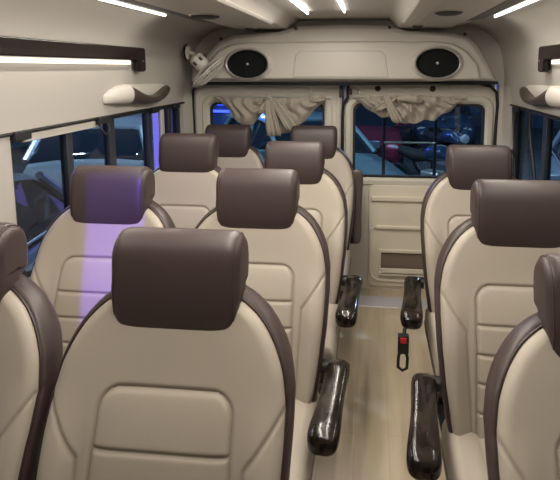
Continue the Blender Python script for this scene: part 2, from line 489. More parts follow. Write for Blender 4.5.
m = MB(); m.box(XC-1.16,XC+1.16,YF-.06,YF,-.06,1.94); structure(m.build('wall_front', M['darkvent'], smooth=False))
# ceiling with two dropped ducts and a raised central recess
cp = [(-.78,1.855),(-.715,1.855),(-.70,1.832),(-.36,1.832),(-.30,1.895),(.30,1.895),(.36,1.832),(.70,1.832),(.715,1.855),(.78,1.855)]
m = MB(); m.extrude([(XC+x,z) for x,z in cp]+[(XC+.78,1.98),(XC-.78,1.98)], 'y', YF, YR+.1)
structure(m.build('ceiling', M['ceil'], bevel=.008))
for i,xx in enumerate((-.405,.405)):                      # raised ribs along the ducts
    m = MB(); m.extrude([(XC+xx-.055,1.833),(XC+xx-.04,1.820),(XC+xx+.04,1.820),(XC+xx+.055,1.833)], 'y', YF, 2.95)
    structure(m.build('trim_%d'%(i+1), M['ceil'], bevel=.004))
# gloss strips between duct and side light
for i,sg in enumerate((-1,1)):
    m = MB(); a = XC+sg*.70; b_ = XC+sg*.795
    m.extrude([(a,1.832),(b_,1.843),(b_,1.852),(a,1.845)] if sg>0 else [(a,1.832),(a,1.845),(b_,1.852),(b_,1.843)], 'y', .4, 2.98)
    structure(m.build('trim_%d'%(i+3), M['greytrim'], bevel=.002))
# slim black seal along the top of the side windows, beige sill along the bottom
for i,sg in enumerate((-1,1)):
    m = MB(); m.tube([(XC+sg*1.076,YF+.1,1.347),(XC+sg*1.076,3.46,1.347)], .0065, n=8)
    structure(m.build('trim_%d'%(i+5), M['rubber']))
    m = MB(); m.box(*sorted((XC+sg*1.045,XC+sg*1.08)), YF+.1, 3.45, .765, .80); structure(m.build('trim_%d'%(i+7), M['wallw'], bevel=.01))

wn = 1
def side_window(sg, y0, y1, dividers):
    global wn
    X = XC+sg*1.115
    m = MB(); t = .022
    o = [(y0,ZW0),(y1,ZW0),(y1,ZW1),(y0,ZW1)]
    fr = MB()
    outer = rrect(y0+.0,y1-.0,ZW0,ZW1,.012); inner = rrect(y0+t,y1-t,ZW0+t,ZW1-.018,.05)
    a,b_ = sorted((X-.022,X+.022))
    fr.rings([[(a,*q) for q in outer],[(a,*q) for q in inner],[(b_,*q) for q in inner],[(b_,*q) for q in outer]], closed=True, cap=False, loop=True)
    w = structure(fr.build('window_%d'%wn, M['frame'], angle=40)); wn += 1
    p = MB(); p.box(X-.003,X+.003,y0+t*.5,y1-t*.5,ZW0+t*.5,ZW1-.01); p.build('pane', M['glass'], w, smooth=False)
    for (d,wd) in dividers:
        q = MB(); q.box(X-.018,X+.018,d-wd/2,d+wd/2,ZW0+.01,ZW1-.01); q.build('divider', M['frame'], w, bevel=.004)
    return w
wl = side_window(-1, *LW[0], [(2.12,.045),(2.495,.06),(2.945,.055),(3.255,.04)])
side_window(-1, *LW[1], [(.5,.05)])
wr = side_window(1, *RW[0], [(2.84,.06),(2.2,.05)]); side_window(1, *RW[1], [(.7,.05)])
# white frame edge and rail visible inside the left rear corner of the glass
q = MB(); q.box(-1.325,-1.30,3.13,3.175,ZW0+.02,ZW1-.02); tag(q.build('inner_rail', M['wallw'], wl, bevel=.008),'off white rail')
q = MB(); q.box(-1.30,-1.285,1.80,2.38,1.305,1.338); tag(q.build('sash_rail', M['wallw'], wl, bevel=.004),'off white sash rail')
# bent dark strap on the right window
q = MB(); q.tube([(.895,3.09,1.34),(.893,3.09,1.28),(.893,3.06,1.18),(.893,2.98,1.05),(.893,2.90,.9)], .010, n=8); q.build('curved_seal', M['rubber'], wr)

# catches under the black rail
def catch(x,y,sg,label,big=True):
    t = empty('window_catch', (x,y,1.347), label, 'catch', 'black window catches')
    m = MB(); m.box(-.012,.012,-.045,.045,-.028,.006); m.build('bracket', M['rubber'], t, bevel=.004)
    if big:
        m = MB(); m.tube([(0,-.03,-.025),(sg*-.012,-.034,-.055),(sg*-.016,-.012,-.078),(sg*-.016,.018,-.078),(sg*-.012,.036,-.05),(0,.03,-.025)], .006, n=8); m.build('pull_loop', M['rubber'], t)
    return t
catch(-1.272,2.36,-1,'black catch with a pull loop hanging from the left window rail')
catch(-1.272,1.775,-1,'plain black catch at the near corner of the left window', False)
catch(-1.272,2.96,-1,'small black catch beneath the left grab handle', False)
catch(-1.272,3.30,-1,'small black catch at the rear end of the left window', False)
catch(.872,3.30,1,'small black catch at the rear end of the right window', False)
# stay bar with knob, right rear
t = empty('window_stay', (.868,3.36,1.34), 'thin black vertical stay bar with knob beside the right window', 'window stay')
m = MB(); m.tube([(0,0,0),(0,-.14,-.5)], .008, n=8); m.build('bar', M['rubber'], t)
m = MB(); m.lathe([(.001,-.03),(.014,-.028),(.016,0),(.010,.028),(.001,.03)], (-.008,-.07,-.27), 'y'); m.build('knob', M['rubber'], t)
m = MB(); m.box(-.02,.006,-.12,-.04,-.282,-.258); m.build('latch', M['rubber'], t, bevel=.003)

# ------------------------------------------------------------------ overhead rails, led strips, grab handles
def rail(sg, label):
    X = XC+sg*1.045
    t = empty('overhead_rail', (X,0,1.62), label, 'rail', 'glossy brown overhead rails')
    e = 2.745
    poly = [(-1.5,.000),(-1.5,.066),(e-.015,.066),(e-.004,.062),(e,.05),(e,-.045),(e-.006,-.056),(e-.02,-.06),(e-.07,-.06),(e-.083,-.054),(e-.088,-.042),(e-.088,-.014),(e-.095,-.004),(e-.11,.0)]
    m = MB(); a,b_ = sorted((0,-sg*.030)); m.extrude(poly, 'x', a, b_); 
    m.build('rail_body', M['glossbrown'], t, smooth=True, bevel=.006)
    m = MB(); m.lathe([(.001,-.002),(.007,-.002),(.007,.002),(.001,.002)], (-sg*.032,e-.035,-.005), 'x', n=14); m.build('screw', M['chrome'], t)
    return t
rail(-1, 'long glossy dark brown overhead rail on the left wall'); rail(1, 'glossy dark brown overhead rail cut by the right edge of the view')
def strip(x0,x1,y0,y1,z0,z1,mat,label,group):
    m = MB(); m.box(x0,x1,y0,y1,z0,z1); return tag(m.build('led_strip', mat, smooth=False, bevel=.003), label, 'light strip', group)
strip(-1.262,-1.238,-.2,2.615,1.598,1.617,M['ledwarm'],'warm light strip under the left overhead rail','warm strips under the rails')
strip(.838,.862,-.2,2.615,1.598,1.617,M['ledwarm'],'warm light strip under the right overhead rail','warm strips under the rails')
strip(-1.052,-1.043,.4,2.62,1.838,1.850,M['led'],'bright ceiling light strip above the left wall','ceiling light strips')
strip(.620,.629,.4,2.86,1.838,1.852,M['led'],'bright ceiling light strip above the right wall','ceiling light strips')
strip(-.371,-.362,.4,2.98,1.876,1.894,M['led'],'left one of the two light strips in the ceiling recess','ceiling light strips')
strip(-.166,-.157,.4,2.98,1.882,1.894,M['led'],'right one of the two light strips in the ceiling recess','ceiling light strips')
def handle(sg, label):
    X = XC+sg*1.072
    t = empty('grab_handle', (X,2.9,1.44), label, 'grab handle', 'scooped grab handles over the windows')
    # dark scooped grip
    sec = [(-.33,.008,.060,.050),(-.27,.000,.066,.043),(-.19,-.018,.068,.032),(-.08,-.034,.066,.022),(.02,-.034,.064,.022),(.10,-.020,.060,.027),(.17,-.002,.050,.030),(.225,.012,.036,.024),(.262,.020,.012,.010)]
    rings = []
    for (y,z,dep,b_) in sec:
        rg = []
        for k in range(20):
            a = PI*k/19-PI/2; rg.append((-sg*dep*max(0,math.cos(a))**.7, y, z+b_*math.sin(a)))
        rg.append((0,y,z+b_*.3)); rg.append((0,y,z-b_*.3))
        rings.append(rg)
    m = MB(); m.rings(rings); tag(m.build('grip', M['brownplastic'], t, angle=60), 'dark brown scooped grip')
    rings = []
    for (y,z,dep,b_) in [(-.525,-.012,.003,.012),(-.515,-.008,.010,.022),(-.47,.000,.036,.034),(-.40,.006,.056,.046),(-.325,.008,.064,.051)]:
        rg = []
        for k in range(20):
            a = PI*k/19-PI/2; rg.append((-sg*dep*max(0,math.cos(a))**.6, y, z+b_*math.sin(a)))
        rg.append((0,y,z+b_*.3)); rg.append((0,y,z-b_*.3)); rings.append(rg)
    m = MB(); m.rings(rings); tag(m.build('end_cap', M['wall'], t, angle=60), 'off white end cap')
    # shallow bowl rising behind the grip
    m = MB(); rings = []
    for (y,h) in [(-.33,.055),(-.2,.054),(-.1,.052),(0,.050),(.1,.046),(.18,.042),(.25,.028)]:
        rings.append([(0,y,h+.005),(-sg*.008,y,h-.002),(-sg*.010,y,-.02),(0,y,-.03)])
    m.rings(rings); m.build('recess', M['wallw'], t, angle=60)
    return t
handle(-1,'scooped brown and white grab handle above the left window'); handle(1,'scooped brown and white grab handle above the right window')

# ------------------------------------------------------------------ ceiling vents
def vent(x,y,w,l,label,tri=False):
    t = empty('ceiling_vent', (x,y,1.832), label, 'vent')
    if tri:
        m = MB(); m.lathe([(.001,-.022),(.018,-.020),(.034,-.008),(.036,0),(.001,.0)], n=20); m.build('dome', M['darkvent'], t)
        m = MB(); m.lathe([(.036,-.002),(.042,-.004),(.044,.0),(.036,.0)], n=24); m.build('rim', M['silver'], t)
    else:
        m = MB(); m.lathe([(.001,-.004),(.85,-.004),(.9,-.006),(1,-.004),(1,.0),(.001,.0)], n=32, sx=w, sy=l); m.build('bezel', M['ceil'], t)
        m = MB(); m.lathe([(.001,-.016),(.70,-.015),(.92,-.009),(.95,-.003),(.001,-.003)], n=32, sx=w, sy=l); m.build('louver', M['darkvent'], t)
vent(-.81,2.52,.075,.085,'oval dark vent in the left ceiling duct')
vent(.335,2.47,.065,.085,'oval dark vent in the right ceiling duct')
vent(-.78,3.33,0,0,'small dark dome in the left ceiling corner by the header', True)
vent(.26,3.24,0,0,'small dark dome in the right ceiling by the header', True)

# ------------------------------------------------------------------ rear wall, header, speakers
# surround behind the header
m = MB()
def plate(pts, y0, y1): m.extrude(pts, 'y', y0, y1)
plate([(-1.36,1.475),(-1.36,1.98),(.96,1.98),(.96,1.475)], 3.60, 3.72)
plate([(-1.36,-.05),(-1.36,1.475),(-1.265,1.475),(-1.265,-.05)], 3.60, 3.72)
plate([(.835,-.05),(.835,1.475),(.96,1.475),(.96,-.05)], 3.60, 3.72)
structure(m.build('wall_rear', M['wall'], smooth=False))
# corner posts beside the doors, angled in from the side walls
for i,sg in enumerate((-1,1)):
    m = MB(); X = lambda u: XC+sg*u
    m.extrude([(X(1.085),3.42),(X(1.07),3.50),(X(1.062),3.60),(X(1.085),3.62)], 'z', 0, 1.50)
    structure(m.build('trim_%d'%(i+9), M['wall'], bevel=.01))
# header over the doors
def header():
    out = [(-1.22,1.487),(-1.19,1.56),(-1.08,1.70),(-1.02,1.755),(-.93,1.795),(-.62,1.815),(-.50,1.85),(-.2,1.858),(.10,1.85),(.22,1.815),(.50,1.80),(.61,1.775),(.66,1.72),(.74,1.58),(.78,1.50)]
    m = MB()
    def sc(f, y, dz=0): 
        cx,cz = -.21,1.64; return [(cx+(x-cx)*f, y, cz+(z-cz)*(1-(1-f)*3)+dz) for x,z in out]
    m.rings([sc(1,3.60),sc(1,3.46),sc(.992,3.445),sc(.955,3.425)])
    return structure(m.build('trim_11', M['wall'], bevel=.006))
header()
# raised middle panel and speaker pods of the header
m = MB(); 
pan = [(-1.12,1.505),(-1.10,1.60),(-1.02,1.69),(-.93,1.735),(-.78,1.75),(-.66,1.745),(-.60,1.75),(.18,1.75),(.24,1.745),(.36,1.75),(.50,1.735),(.58,1.69),(.66,1.60),(.68,1.505)]
def sc2(f,y): return [(-.21+(x+.21)*f, y, 1.62+(z-1.62)*(1-(1-f)*3)) for x,z in pan]
m.rings([sc2(1,3.43),sc2(.995,3.405),sc2(.975,3.39)])
structure(m.build('trim_12', M['wall'], bevel=.008))
m = MB(); ic = [(-.52,1.52),(-.50,1.66),(-.47,1.69),(.05,1.69),(.08,1.66),(.10,1.52)]
m.rings([[(x,3.392,z) for x,z in ic],[(-.21+(x+.21)*.985,3.384,1.6+(z-1.6)*.96) for x,z in ic]]); structure(m.build('trim_13', M['wall'], bevel=.004))
# dark gap line under the header
m = MB(); m.tube([(-1.22,3.50,1.476),(-.2,3.47,1.476),(.80,3.50,1.486)], .010, n=8); structure(m.build('trim_14', M['rubber']))
for i,(px,pz) in enumerate([(-1.0,1.77),(-.50,1.832),(.10,1.835),(.57,1.79)]):
    m = MB(); m.lathe([(.001,-.006),(.009,-.004),(.011,0),(.001,0)], (px,3.432,pz), 'y', n=14)
    tag(m.build('trim_screw', M['screw']), ['dark trim screw above the left speaker','dark trim screw left of the middle of the header','dark trim screw right of the middle of the header','dark trim screw above the right speaker'][i], 'screw', 'trim screws along the header')
def speaker(x,z,label):
    t = empty('oval_speaker', (x,3.40,z), label, 'speaker', 'oval speakers in the header')
    m = MB(); m.lathe([(1.22,.0),(1.16,-.015),(1.04,-.026),(.98,-.02),(.98,.0)], axis='y', n=48, sx=.140, sy=.094); m.build('pod', M['wall'], t)
    m = MB(); m.lathe([(1.06,-.020),(1.05,-.034),(1.0,-.040),(.95,-.034),(.95,-.018)], axis='y', n=48, sx=.140, sy=.094); tag(m.build('rim', M['silver'], t), 'thin silver rim')
    m = MB(); m.lathe([(.97,-.022),(.93,-.034),(.8,-.022),(.5,-.006),(.001,-.003)], axis='y', n=48, sx=.140, sy=.094); m.build('grille', M['speaker'], t)
    m = MB(); m.lathe([(.42,-.004),(.46,-.014),(.40,-.018),(.2,-.012),(.001,-.010)], axis='y', n=36, sx=.09, sy=.075); m.build('cone', M['cone'], t)
    m = MB(); m.lathe([(.009,-.010),(.009,-.024),(.006,-.028),(.001,-.029)], axis='y', n=20); m.build('tweeter', M['silver'], t)
speaker(-.81,1.605,'black oval speaker beside the wall fan, left end of the header')
speaker(.40,1.610,'black oval speaker at the right end of the header')

# ------------------------------------------------------------------ rear doors
def door(n, x0,x1, wx0,wx1, wz0,wz1, sgn):
    y = 3.64
    N = 8
    outer = rrect(x0,x1,-.02,1.49,.07,N); 
    def ring(yy, dx, r): return [(a,yy,b_) for a,b_ in rrect(wx0-dx,wx1+dx,wz0-dx,wz1+dx,r,N)]
    m = MB()
    m.rings([[(a,y+.05,b_) for a,b_ in outer],[(a,y,b_) for a,b_ in outer],ring(y,.060,.09),ring(y-.014,.050,.085),ring(y-.016,.022,.065),ring(y,.004,.05),ring(y+.05,0,.05)], closed=True, cap=False, loop=True)
    d = structure(m.build('door_%d'%n, M['doorw'], angle=30))
    p = MB(); p.rings([ring(y+.022,.004,.05),ring(y+.026,.004,.05)]); p.build('pane', M['glass'], d)
    b_ = MB(); b_.rings([ring(y+.004,.003,.05),ring(y+.004,-.012,.045),ring(y+.02,-.014,.045),ring(y+.02,.003,.05)], cap=False, loop=True); tag(b_.build('window_seal', M['rubber'], d), 'black seal round the glass')
    return d
d1 = door(1,-1.255,-.215,-1.15,-.335,.83,1.335,-1)
d2 = door(2,-.195,.825,-.130,.755,.822,1.335,1)
# black door seals
def seal(pts, n): 
    m = MB(); m.tube(pts, .0105, n=8); structure(m.build('trim_%d'%n, M['rubber']))
seal([(-1.262,3.615,0),(-1.262,3.615,1.0),(-1.262,3.60,1.30),(-1.255,3.59,1.42),(-1.22,3.58,1.47)], 15)
seal([(.40,3.58,1.480),(.70,3.58,1.478),(.775,3.585,1.46),(.815,3.59,1.42),(.828,3.60,1.34),(.822,3.61,1.1),(.82,3.615,.6),(.82,3.615,0)], 16)
seal([(-.205,3.62,0),(-.205,3.62,1.25),(-.20,3.615,1.33),(-.17,3.61,1.38),(-.165,3.60,1.47)], 17)
m = MB(); m.box(-.245,-.222,3.62,3.64,0,1.47); structure(m.build('trim_18', M['wallw'], bevel=.005))
m = MB(); m.box(-.228,-.2,3.60,3.635,1.38,1.46); m.box(-.17,-.14,3.60,3.63,1.40,1.44)
tag(m.build('door_latch', M['screw'], bevel=.005), 'dark latch where the two rear doors meet under the header', 'latch')
# hinges/buttons on the right door
for i,(px) in enumerate((.035,.405)):
    m = MB(); m.lathe([(.001,-.012),(.014,-.011),(.018,-.004),(.020,0),(.001,0)], (px,3.638,1.44), 'y', n=20)
    m.build('button', M['rubber'], d2)
for dd,px in ((d1,-.43),(d2,-.095)):
    m = MB(); m.tube([(px,3.632,1.455),(px,3.625,1.43),(px+.008,3.622,1.405),(px,3.62,1.395),(px-.008,3.622,1.405),(px,3.625,1.42)], .004, n=6); m.build('hook', M['silver'], dd)
# lower trim panel on the right door
p = MB()
p.rings([[(a,3.645,b_) for a,b_ in rrect(-.02,.80,.02,.775,.05,6)],[(a,3.625,b_) for a,b_ in rrect(-.015,.795,.025,.77,.045,6)]])
tp = tag(p.build('trim_panel', M['doorp'], d2, bevel=.006), 'beige moulded lower door panel')
p = MB(); p.box(-.0,.79,3.605,3.63,.655,.690); p.build('ledge', M['doorp'], tp, bevel=.008)
p = MB(); p.box(.03,.79,3.603,3.63,.455,.478); p.build('ridge', M['doorp'], tp, bevel=.006)
p = MB(); 
p.tube([(.03,3.620,.47),(.005,3.620,.45),(-.0,3.620,.40),(-.0,3.620,.15),(.012,3.620,.10),(.045,3.620,.078),(.12,3.620,.073),(.78,3.620,.073)], .011, n=8); p.build('border', M['doorp'], tp)
p = MB(); p.box(.06,.78,3.60,3.628,.285,.305); p.box(.06,.075,3.60,3.628,.14,.30); p.box(.06,.78,3.588,3.628,.12,.145); p.box(.765,.78,3.60,3.628,.14,.30); p.box(.075,.765,3.588,3.597,.13,.175); p.build('pocket', M['doorp'], tp, bevel=.004)
p = MB(); p.box(.076,.764,3.618,3.628,.146,.284); tag(p.build('pocket_back', M['stitch'], tp, smooth=False), 'pocket back coloured dark for shade')  # shadow inside the pocket is put into this dark colour
# lower trim of left door
p = MB(); p.rings([[(a,3.645,b_) for a,b_ in rrect(-1.22,-.27,.02,.775,.05,6)],[(a,3.625,b_) for a,b_ in rrect(-1.215,-.275,.025,.77,.045,6)]]); p.build('trim_panel', M['doorp'], d1, bevel=.006)
# door sill
m = MB(); m.extrude([(3.33,0),(3.335,.008),(3.49,.010),(3.495,.0)], 'x', XC-1.05, XC+1.05)
tag(m.build('sill_plate', M['sill'], bevel=.003), 'pale grey metal sill plate across the foot of the rear doors', 'sill plate')

# guard bars outside the right rear glass
t = empty('window_guard', (.31,3.75,.84), 'thin metal guard bars behind the right rear window', 'guard bars')
for px in (-.225,.135):
    m = MB(); m.tube([(px,0,-.15),(px,0,.52)], .012, n=10); m.build('upright', M['frame'], t)
m = MB(); m.tube([(-.225,-.012,.215),(.135,-.012,.215)], .008, n=8); tag(m.build('crossbar', M['silver'], t), 'pale metal crossbar')
for px in (-.225,.135):
    m = MB(); m.box(px-.02,px+.02,-.05,.0,-.16,-.13); m.build('bracket', M['frame'], t, bevel=.002)

# ------------------------------------------------------------------ curtains
def curtain(name, xs, tops, bots, seed, label, knots):
    rnd = random.Random(seed); nx, nz = 150, 34; y0 = 3.585
    xa,xb = xs
    T = lambda x: np.interp(x, [p[0] for p in tops],[p[1] for p in tops]); Bz = lambda x: np.interp(x, [p[0] for p in bots],[p[1] for p in bots])
    ph = [rnd.uniform(0,6) for _ in range(5)]
    rings = []
    for j in range(nz):
        v = j/(nz-1); row = []
        for i in range(nx):
            u = i/(nx-1); x = xa+(xb-xa)*u
            top = T(x); bot = sum(Bz(x+k*.006) for k in (-1,0,1))/3; z = top+(bot-top)*v
            skew = .05*math.sin(v*2.2+u*9)
            f = .017*math.sin((u*26+skew*30)+ph[0]+v*1.5) + .013*math.sin(u*61+ph[1]-v*6+1.5*math.sin(v*7)) + .006*math.sin(u*15+v*9+ph[2])
            # drape wrinkles sweeping to the knots
            for (kx,kz,s_) in knots:
                dx,dz = x-kx, (z-kz); a = math.atan2(dz,dx); rr = math.hypot(dx,dz)
                f += s_*.011*math.sin(a*11+ph[3])*math.exp(-(rr/.16)**2) 
                f += s_*.03*math.exp(-(rr/.045)**2)
            belly = .035*math.sin(PI*min(1,v*.8+.1))
            row.append((x, y0-belly-f*(.4+.6*math.sin(PI*min(1,v*.7+.2))), z + .006*math.sin(u*40+ph[4])*v))
        rings.append(row)
    m = MB(); m.rings(rings, closed=False, cap=False)
    o = m.build('cloth', M['curtain'], None, angle=180)
    s_ = o.modifiers.new('solid','SOLIDIFY'); s_.thickness = .004; s_.offset = 0
    t = empty('curtain', (0,0,0), label, 'curtain', 'bunched beige curtains on the rear doors'); o.parent = t
    c = MB(); c.tube([(xa-.03,3.60,tops[0][1]-.004),(xb+.03,3.60,tops[-1][1]-.004)], .005, n=8); c.build('rod', M['silver'], t)
    return t
ca = curtain('c', (-1.08,-.315), [(-1.08,1.385),(-.70,1.375),(-.315,1.385)],
  [(-1.08,1.375),(-1.03,1.325),(-.97,1.25),(-.90,1.185),(-.84,1.185),(-.79,1.235),(-.75,1.27),(-.72,1.225),(-.70,1.13),(-.66,1.11),(-.60,1.135),(-.55,1.15),(-.50,1.19),(-.44,1.245),(-.36,1.33),(-.315,1.372)],
  3,'beige curtain draped in two swags on the left rear door', [(-.70,1.365,1)])
cb = curtain('c', (-.12,.60), [(-.12,1.385),(.30,1.40),(.60,1.385)],
  [(-.12,1.375),(-.06,1.33),(.0,1.28),(.06,1.255),(.12,1.25),(.18,1.235),(.22,1.20),(.28,1.21),(.34,1.23),(.42,1.235),(.46,1.265),(.52,1.30),(.56,1.345),(.60,1.375)],
  8,'beige curtain gathered in ruffled folds on the right rear door', [(.11,1.36,.8),(.25,1.355,.6)])
# gathered knots and hanging tails
def tail(parent, pts, w, seed):
    rnd = random.Random(seed); rings = []
    for (x,y,z,hw_) in pts:
        rings.append([(x+hw_*(k/11*2-1), y-.010-.009*math.sin(k*1.9+seed+z*9)-.006*math.sin(k*.8), z+.004*math.sin(k)) for k in range(12)])
    m = MB(); m.rings(rings, closed=False, cap=False); o = m.build('fold', M['curtain'], parent, angle=180, sub=1)
    s_ = o.modifiers.new('solid','SOLIDIFY'); s_.thickness = .006
tail(ca, [(-.70,3.535,1.40,.012),(-.695,3.52,1.36,.020),(-.69,3.515,1.30,.034),(-.675,3.515,1.22,.045),(-.665,3.52,1.12,.052)], 0, 1)
tail(ca, [(-.69,3.53,1.375,.014),(-.73,3.52,1.33,.030),(-.75,3.52,1.27,.030)], 0, 2)
tail(ca, [(-.68,3.53,1.38,.016),(-.63,3.515,1.31,.035),(-.57,3.515,1.22,.04),(-.54,3.52,1.16,.04)], 0, 3)
tail(cb, [(.09,3.53,1.40,.015),(.11,3.515,1.34,.025),(.14,3.515,1.28,.034),(.17,3.52,1.22,.035)], 0, 4)
tail(cb, [(.14,3.53,1.39,.02),(.07,3.515,1.34,.03),(.02,3.515,1.30,.03)], 0, 5)
m = MB(); m.tube([(.17,3.53,1.375),(.22,3.515,1.385),(.28,3.51,1.375),(.32,3.53,1.365)], [.015,.026,.028,.016], n=12); m.build('knot', M['curtain'], cb)
m = MB(); m.tube([(-.70,3.54,1.41),(-.70,3.515,1.375),(-.69,3.53,1.34)], [.010,.022,.016], n=12); m.build('knot', M['curtain'], ca)

# ------------------------------------------------------------------ wall fan
t = empty('wall_fan', (-1.215,3.37,1.68), 'small white caged wall fan in the left rear corner by the speaker', 'fan')
q = Vector((.66,.10,-.73)).normalized(); Q = q.to_track_quat('Z','X').to_matrix().to_4x4()
m = MB(); m.lathe([(.001,0),(.046,0),(.048,.012),(.036,.022),(.001,.024)], axis='x', n=28); m.build('base', M['white'], t)
m = MB(); m.lathe([(.050,.0),(.053,.006),(.049,.010)], axis='x', n=28); m.build('base_ring', M['rubber'], t)
m = MB(); m.tube([(.02,0,0),(.045,-.004,-.005),(.06,-.006,-.025)], .013, n=12); m.build('arm', M['white'], t)
C0 = Matrix.Translation(Vector((.085,-.01,-.055)))
m = MB(); m.lathe([(.001,-.045),(.030,-.044),(.048,-.03),(.050,.03),(.040,.055),(.001,.057)], n=26); m.xf(C0 @ Q); m.build('motor', M['white'], t)
m = MB()
for a in range(8):
    an = 2*PI*a/8; m.lathe([(.001,-.002),(.006,-.002),(.006,.002),(.001,.002)], (math.cos(an)*.022,math.sin(an)*.022,-.045), n=8)
for a in range(6):
    an = 2*PI*a/6; m.box(math.cos(an)*.049-.008,math.cos(an)*.049+.008,math.sin(an)*.049-.008,math.sin(an)*.049+.008,-.010,.016)
m.xf(C0 @ Q); m.build('motor_vents', M['screw'], t)
CG = C0 @ Matrix.Translation(q*.095)
m = MB(); RG = .14
def circ(r,h,n=36): return [(r*math.cos(2*PI*k/n), r*math.sin(2*PI*k/n), h) for k in range(n)]
for r,h in ((RG,0),(RG-.003,.012),(.10,.030),(.07,.038),(.035,.041),(.10,-.028),(.06,-.036)): m.tube(circ(r,h), .0028 if r<RG else .005, n=6, loop=True)
for a in range(36):
    an = 2*PI*a/36; c_,s_ = math.cos(an), math.sin(an)
    m.tube([(c_*r,s_*r,h) for r,h in ((RG,0),(.10,.030),(.07,.038),(.03,.041))], .0024, n=5)
    m.tube([(c_*r,s_*r,h) for r,h in ((RG,0),(.10,-.028),(.06,-.036),(.03,-.036))], .0024, n=5)
m.xf(CG @ Q); tag(m.build('cage', M['white'], t), 'bright white wire cage')
m = MB(); m.lathe([(.001,.046),(.030,.044),(.034,.038),(.001,.036)], n=26); m.xf(CG @ Q); m.build('hub_cap', M['white'], t)
for a in range(4):
    m = MB(); rings = []
    for r in (.02,.05,.08,.105):
        tw = .5-.25*r/.1; rings.append([(r, w_*.03*math.sin(PI*min(1,(r/.105))*.9+.2), w_*.02*tw*2) for w_ in (-1,-.5,0,.5,1)])
    m.rings(rings, closed=False, cap=False); m.xf(CG @ Q @ Matrix.Rotation(a*PI/2,4,'Z'))
    o = m.build('blade', M['white'], t, angle=180); s_ = o.modifiers.new('solid','SOLIDIFY'); s_.thickness = .002

# ------------------------------------------------------------------ added purple lamp out of view, its slotted box shapes the light patch
def aim_matrix(loc, target):
    d = (Vector(target)-Vector(loc)).normalized(); return Matrix.Translation(Vector(loc)) @ d.to_track_quat('-Z','Y').to_matrix().to_4x4()
LP = Vector((-.60,.50,1.74)); TG = Vector((-.93,1.74,.935))
MM = aim_matrix(LP, TG)
t = empty('added_beam_lamp', (0,0,0), 'added unseen box lamp on the ceiling, its slot shapes the purple beam', 'lamp')
m = MB(); d = .08; sw, sh = .0058, .0155
m.box(-.03,-.028,-.03,.03,-d,.03); m.box(.028,.03,-.03,.03,-d,.03); m.box(-.03,.03,-.03,-.028,-d,.03); m.box(-.03,.03,.028,.03,-d,.03); m.box(-.03,.03,-.03,.03,.028,.03)
m.box(-.03,-sw,-.03,.03,-d-.002,-d); m.box(sw,.03,-.03,.03,-d-.002,-d); m.box(-sw,sw,-.03,-sh,-d-.002,-d); m.box(-sw,sw,sh,.03,-d-.002,-d)
m.xf(MM); m.build('housing', M['rubber'], t, smooth=False)
m = MB(); m.tube([LP+Vector((0,-.01,.03)), LP+Vector((0,-.03,.095))], .008, n=8); m.build('stem', M['rubber'], t)
ld = bpy.data.lights.new('purple','POINT'); ld.energy = 110; ld.color = (.15,.05,1.); ld.shadow_soft_size = .0008
lo = bpy.data.objects.new('added_beam_bulb', ld); COL.objects.link(lo); lo.location = LP;  # added source inside the slotted box, throws the purple patch

# ------------------------------------------------------------------ outside
def asphalt():
    return principled('asphalt', (.06,.075,.09), .8, vary=(3,(.10,.12,.14),(1,1,1)), bump=(40,.5,.01))
GZ = -.62
m = MB(); m.box(-16,16,-8,26,GZ-.1,GZ); structure(m.build('ground', asphalt(), smooth=False))
def paint(n,c): return principled(n,c,.28,metal=.35,coat=.6)
P = {'silver':paint('silver_paint',(.36,.40,.46)),'teal':paint('teal_paint',(.20,.34,.40)),'maroon':paint('maroon_paint',(.20,.02,.05)),'blue':paint('blue_paint',(.04,.08,.16)),'white':paint('white_paint',(.55,.62,.72)),'grey':paint('grey_paint',(.16,.20,.26))}
M['carglass'] = principled('car_glass', (.01,.015,.025), .06, coat=.5)
M['tyre'] = principled('tyre', (.012,.012,.014), .7); M['rim'] = principled('wheel_rim', (.4,.42,.46), .5, metal=.6)
M['lamp'] = principled('lamp_lens', (.6,.65,.7), .1, coat=.8); M['plate'] = principled('number_plate', (.55,.55,.52), .4)
def lerp_tab(tab, x): return [float(np.interp(x,[r[0] for r in tab],[r[k] for r in tab])) for k in range(1,len(tab[0]))]
